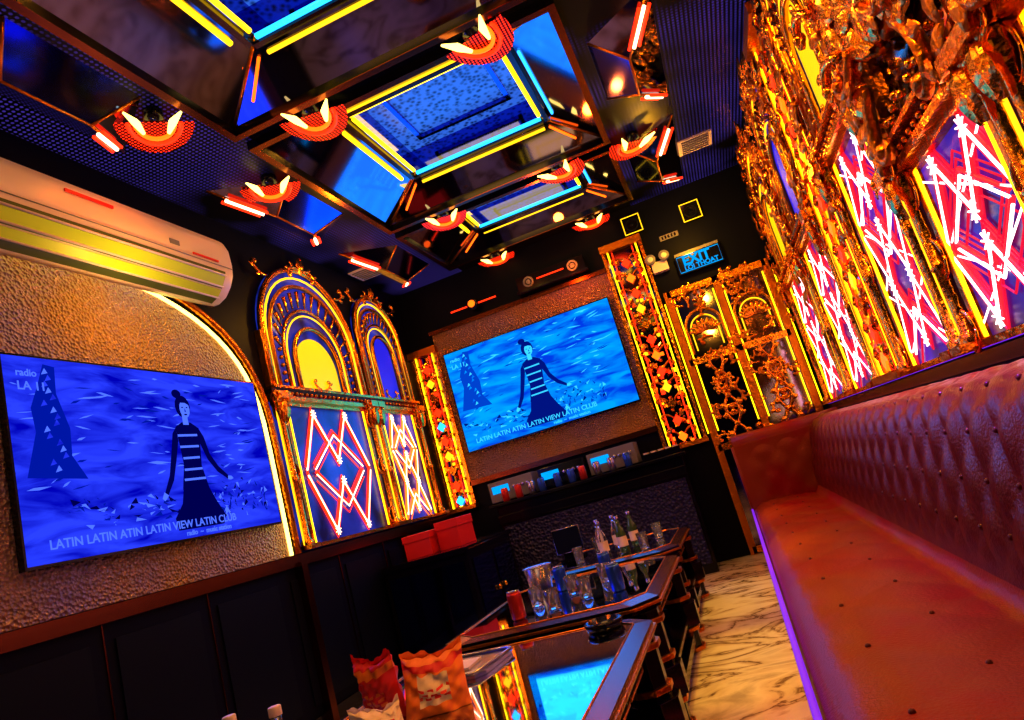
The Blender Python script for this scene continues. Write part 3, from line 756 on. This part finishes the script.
def tumbler(x,y,z,r=.035,h=.10,liquid=None):
    b=MB(); b.lathe([(0,0),(r*.8,0),(r,h),(r*.93,h),(r*.74,.012),(0,.012)],(x,y,z),glass,n=16)
    if liquid: b.lathe([(0,.014),(r*.73,.014),(r*.84,h*.6),(0,h*.6)],(x,y,z),liquid,n=16)
    b.build('drinking_glass')
def can(x,y,z,m):
    b=MB(); r=.033; b.lathe([(0,0),(r*.8,0),(r,.008),(r,.105),(r*.82,.12),(r*.8,.115),(0,.115)],(x,y,z),m,n=18)
    b.lathe([(r*1.01,.03),(r*1.01,.08)],(x,y,z),whitepap,n=18,a0=0,a1=pi); b.lathe([(r*.82,.12),(r*.84,.122),(r*.78,.118),(0,.116)],(x,y,z),steel,n=18)
    b.box(x-.01,x+.01,y-.005,y+.018,z+.116,z+.121,steel); b.build('beverage_can')
def bottle(x,y,z,m,cap,h=.24):
    b=MB(); r=.032; b.lathe([(0,0),(r,.004),(r,h*.55),(r*.85,h*.65),(r*.4,h*.78),(r*.38,h*.95),(0,h*.95)],(x,y,z),m,n=18)
    b.lathe([(r*1.02,h*.18),(r*1.02,h*.45)],(x,y,z),whitepap,n=18); b.lathe([(r*.47,h*.91),(r*.47,h),(r*.4,h*1.01),(0,h*1.01)],(x,y,z),cap,n=14); b.build('drink_bottle')
T0=.50
for x,y in ((-.95,3.04),(-.82,3.14),(-.92,3.32),(-.78,3.45),(-1.08,3.22)): tumbler(x,y,T0,h=.085,liquid=R.choice((None,orangep,None)))
for x,y,m in ((-1.10,2.98,redcan),(-.66,3.10,bluecan),(-.80,3.62,bluecan),(-1.02,3.5,bluecan)): can(x,y,T0,m)
for x,y in ((-.95,4.4),(-.83,4.43),(-1.0,4.6),(-.90,4.65),(-.78,4.62)): bottle(x,y,T0,glass if x<-.88 else beer,steel,.23)
for x,y in ((-.7,4.4),(-1.15,4.5),(-.65,4.8),(-1.1,4.9)): tumbler(x,y,T0)
for k in range(10): can(-2.05+k*.13+R.uniform(-.02,.02),5.99,1.012,R.choice((bluecan,redcan,steel)))
bottle(-1.18,1.29,T0,glass,white_pl,.225); bottle(-1.135,1.38,T0,glass,white_pl,.205)
b=MB(); b.lathe([(0,0),(.06,0),(.08,.12),(.085,.125),(.075,.12),(.056,.012),(0,.012)],(-1.2,3.72,T0),steel,n=24)
for k in range(7):
    a=k*.9; b.box(-1.2+.04*math.cos(a)-.015,-1.2+.04*math.cos(a)+.015,3.72+.04*math.sin(a)-.015,3.72+.04*math.sin(a)+.015,T0+.08,T0+.12,glass)
b.build('ice_bucket')
b=MB(); b.prism([(-1.22,2.15),(-.98,2.12),(-.95,2.15),(-.93,2.36),(-.96,2.39),(-1.20,2.42),(-1.23,2.39),(-1.25,2.18)],T0,T0+.012,steel)
b.tube([(-1.22,2.15,T0+.016),(-.98,2.12,T0+.016),(-.93,2.36,T0+.016),(-.96,2.39,T0+.016),(-1.20,2.42,T0+.016),(-1.25,2.18,T0+.016)],.007,steel,closed=True)
b.box(-1.15,-1.03,2.2,2.32,T0+.012,T0+.02,whitepap); b.build('serving_tray')
b=MB(); b.lathe([(0,0),(.06,0),(.07,.025),(.062,.03),(.045,.010),(0,.008)],(-.60,2.42,T0),black,n=20); b.build('ashtray')
def bag(x,y,z,w,h,rot,lean,front,label,third,nm='snack_bag'):
    b=MB(lambda p:(x+math.cos(rot)*p[0]-math.sin(rot)*(p[1]+lean*p[2]),y+math.sin(rot)*p[0]+math.cos(rot)*(p[1]+lean*p[2]),z+max(0,p[2])))
    rr=random.Random(int(abs(x)*1000)); NU,NV=20,24
    ph=[rr.uniform(0,6) for _ in range(4)]
    for s in (-1,1):
        vs=[];fs=[]
        for j in range(NV+1):
            v=j/NV
            for i in range(NU+1):
                u=i/NU; th=.045*(max(0,math.sin(pi*u))**.5)*(max(0,math.sin(pi*min(1,v*.92+.06)))**.45) if v<.91 else .003*math.sin(u*50)*s
                cr=.0035*(math.sin(u*13+ph[0]+v*7)+math.sin(v*19+ph[1]+u*7)+math.sin((u+v)*23+ph[2])+math.sin((u-v)*29+ph[3]))
                vs.append(((u-.5)*w*(1-.07*math.sin(pi*v)),s*th+cr*(1 if th>.01 else .3),v*h+cr*v*.7+ (.015*math.sin(u*4+ph[0]) if v>.3 else 0)*v))
        for j in range(NV):
            for i in range(NU):
                a=j*(NU+1)+i; fs.append((a,a+1,a+NU+2,a+NU+1))
        lab=set(q for q in range(len(fs)) if 4<=q//NU<=15 and 5<=q%NU<=14); top=set(q for q in range(len(fs)) if (17<=q//NU<=19) or (q in lab and q//NU in (6,8,10) and q%3))
        b.add(vs,[f for q,f in enumerate(fs) if q not in lab and q not in top],front,True)
        b.add(vs,[f for q,f in enumerate(fs) if q in lab and q not in top],label,True); b.add(vs,[f for q,f in enumerate(fs) if q in top],third,True)
    b.build(nm)
bag(-.98,1.84,T0,.19,.16,.30,.55,orangep,whitepap,redpaper)
bag(-1.16,1.88,T0,.14,.19,-.1,-.15,redpaper,redpaper,orangep)
bag(-1.07,1.68,T0,.14,.09,.8,.3,whitepap,redpaper,whitepap)
b=MB(); b.box(-1.35,-1.20,4.75,4.95,T0+.001,T0+.015,black)
b.prism([(-1.34,4.83),(-1.22,4.83),(-1.22,4.85),(-1.34,4.85)],T0+.015,T0+.05,black)
b.box(-1.38,-1.18,4.82,4.84,T0+.05,T0+.22,blackm)
b.tube([(-1.38,4.82,T0+.05),(-1.18,4.82,T0+.05),(-1.18,4.82,T0+.22),(-1.38,4.82,T0+.22)],.006,steel,closed=True); b.build('song_order_tablet')

# ------------------------------------------------------------ lights
def light(name,kind,loc,col,pw,size=.1,rot=None,spot=None,spread=None):
    l=bpy.data.lights.new(name,kind); l.color=col; l.energy=pw
    if kind=='AREA':
        l.shape='RECTANGLE'; l.size=size[0]; l.size_y=size[1]
        if spread: l.spread=spread
    else: l.shadow_soft_size=size
    if spot: l.spot_size=spot; l.spot_blend=.6
    o=bpy.data.objects.new(name,l); sc.collection.objects.link(o); o.location=loc
    if rot: o.rotation_euler=rot
    return o
Y=(1.0,.48,.03); O_=(1.0,.15,.01)
for (y0,y1) in coffers:
    light('coffer_lamp','AREA',((CX0+CX1)/2-.03,(y0+y1)/2,ZC+.30),Y,8,(.8,.7))
for x,y in ((-1.57,3.1),(-.57,3.1),(-1.57,4.95),(-.57,4.95),(-2.2,2.62),(.04,2.6)):
    light('spot_lamp','SPOT',(x,y,ZC-.12),O_,7,.04,(0,0,0),2.3)
light('sofa_added_spot','SPOT',(.10,1.6,3.2),(1,.34,.02),60,.06,(0,-.10,0),1.3)  # added spots that brighten the sofa; no fixture there
light('sofa_added_spot','SPOT',(.10,3.8,3.2),(1,.34,.02),60,.06,(0,-.10,0),1.3)
light('aisle_added_spot','SPOT',(-.24,3.5,3.3),(1,.62,.07),170,.05,(0,0,0),.40)  # added narrow spots that brighten the aisle floor; no fixture there
light('aisle_added_spot','SPOT',(-.24,4.9,3.3),(1,.62,.07),150,.05,(0,0,0),.40)
light('purple_wash','AREA',(-.05,3.0,2.7),(.14,.02,1.0),38,(.05,4.6),(0,-.435,0),spread=.30)  # added unseen strip lamp, gives the sofa backrest its purple highlight
light('screen_light','AREA',(XL+.10,2.9,1.72),(.03,.10,1.0),12,(.85,1.5),(0,-pi/2,0))
light('screen_light','AREA',(-1.53,YF-.12,2.08),(.02,.25,1.0),14,(1.6,.95),(-pi/2,0,0))
light('panel_wash','POINT',(-2.3,4.6,2.9),Y,13,.05)
light('panel_wash','POINT',(-2.40,2.7,2.45),(1,.52,.10),8,.05)
light('door_wash','POINT',(.2,5.9,2.9),Y,18,.05)
light('column_wash','POINT',(-.9,6.0,2.9),O_,12,.05)
light('panel_wash','POINT',(.3,3.1,2.95),Y,14,.05)
light('panel_wash','POINT',(.25,1.8,2.7),(1,.44,.03),26,.05)

w=bpy.data.worlds.new('world'); sc.world=w; w.use_nodes=True
w.node_tree.nodes['Background'].inputs[0].default_value=(.02,.02,.05,1)

# ------------------------------------------------------------ camera
f=680.; yaw=math.radians(15.2); pit=math.radians(11.3); rl=math.radians(15.9)
F=Vector((-math.sin(yaw)*math.cos(pit),math.cos(yaw)*math.cos(pit),math.sin(pit)))
R0=Vector((math.cos(yaw),math.sin(yaw),0)); U0=R0.cross(F)
cr=R0*math.cos(rl)-U0*math.sin(rl); cu=R0*math.sin(rl)+U0*math.cos(rl)
cam=bpy.data.cameras.new('camera'); cam.sensor_width=36; cam.lens=f/1024*36; cam.clip_start=.02
co=bpy.data.objects.new('camera',cam); sc.collection.objects.link(co)
co.matrix_world=Matrix(((cr.x,cu.x,-F.x,0),(cr.y,cu.y,-F.y,0),(cr.z,cu.z,-F.z,1.0),(0,0,0,1)))
sc.camera=co
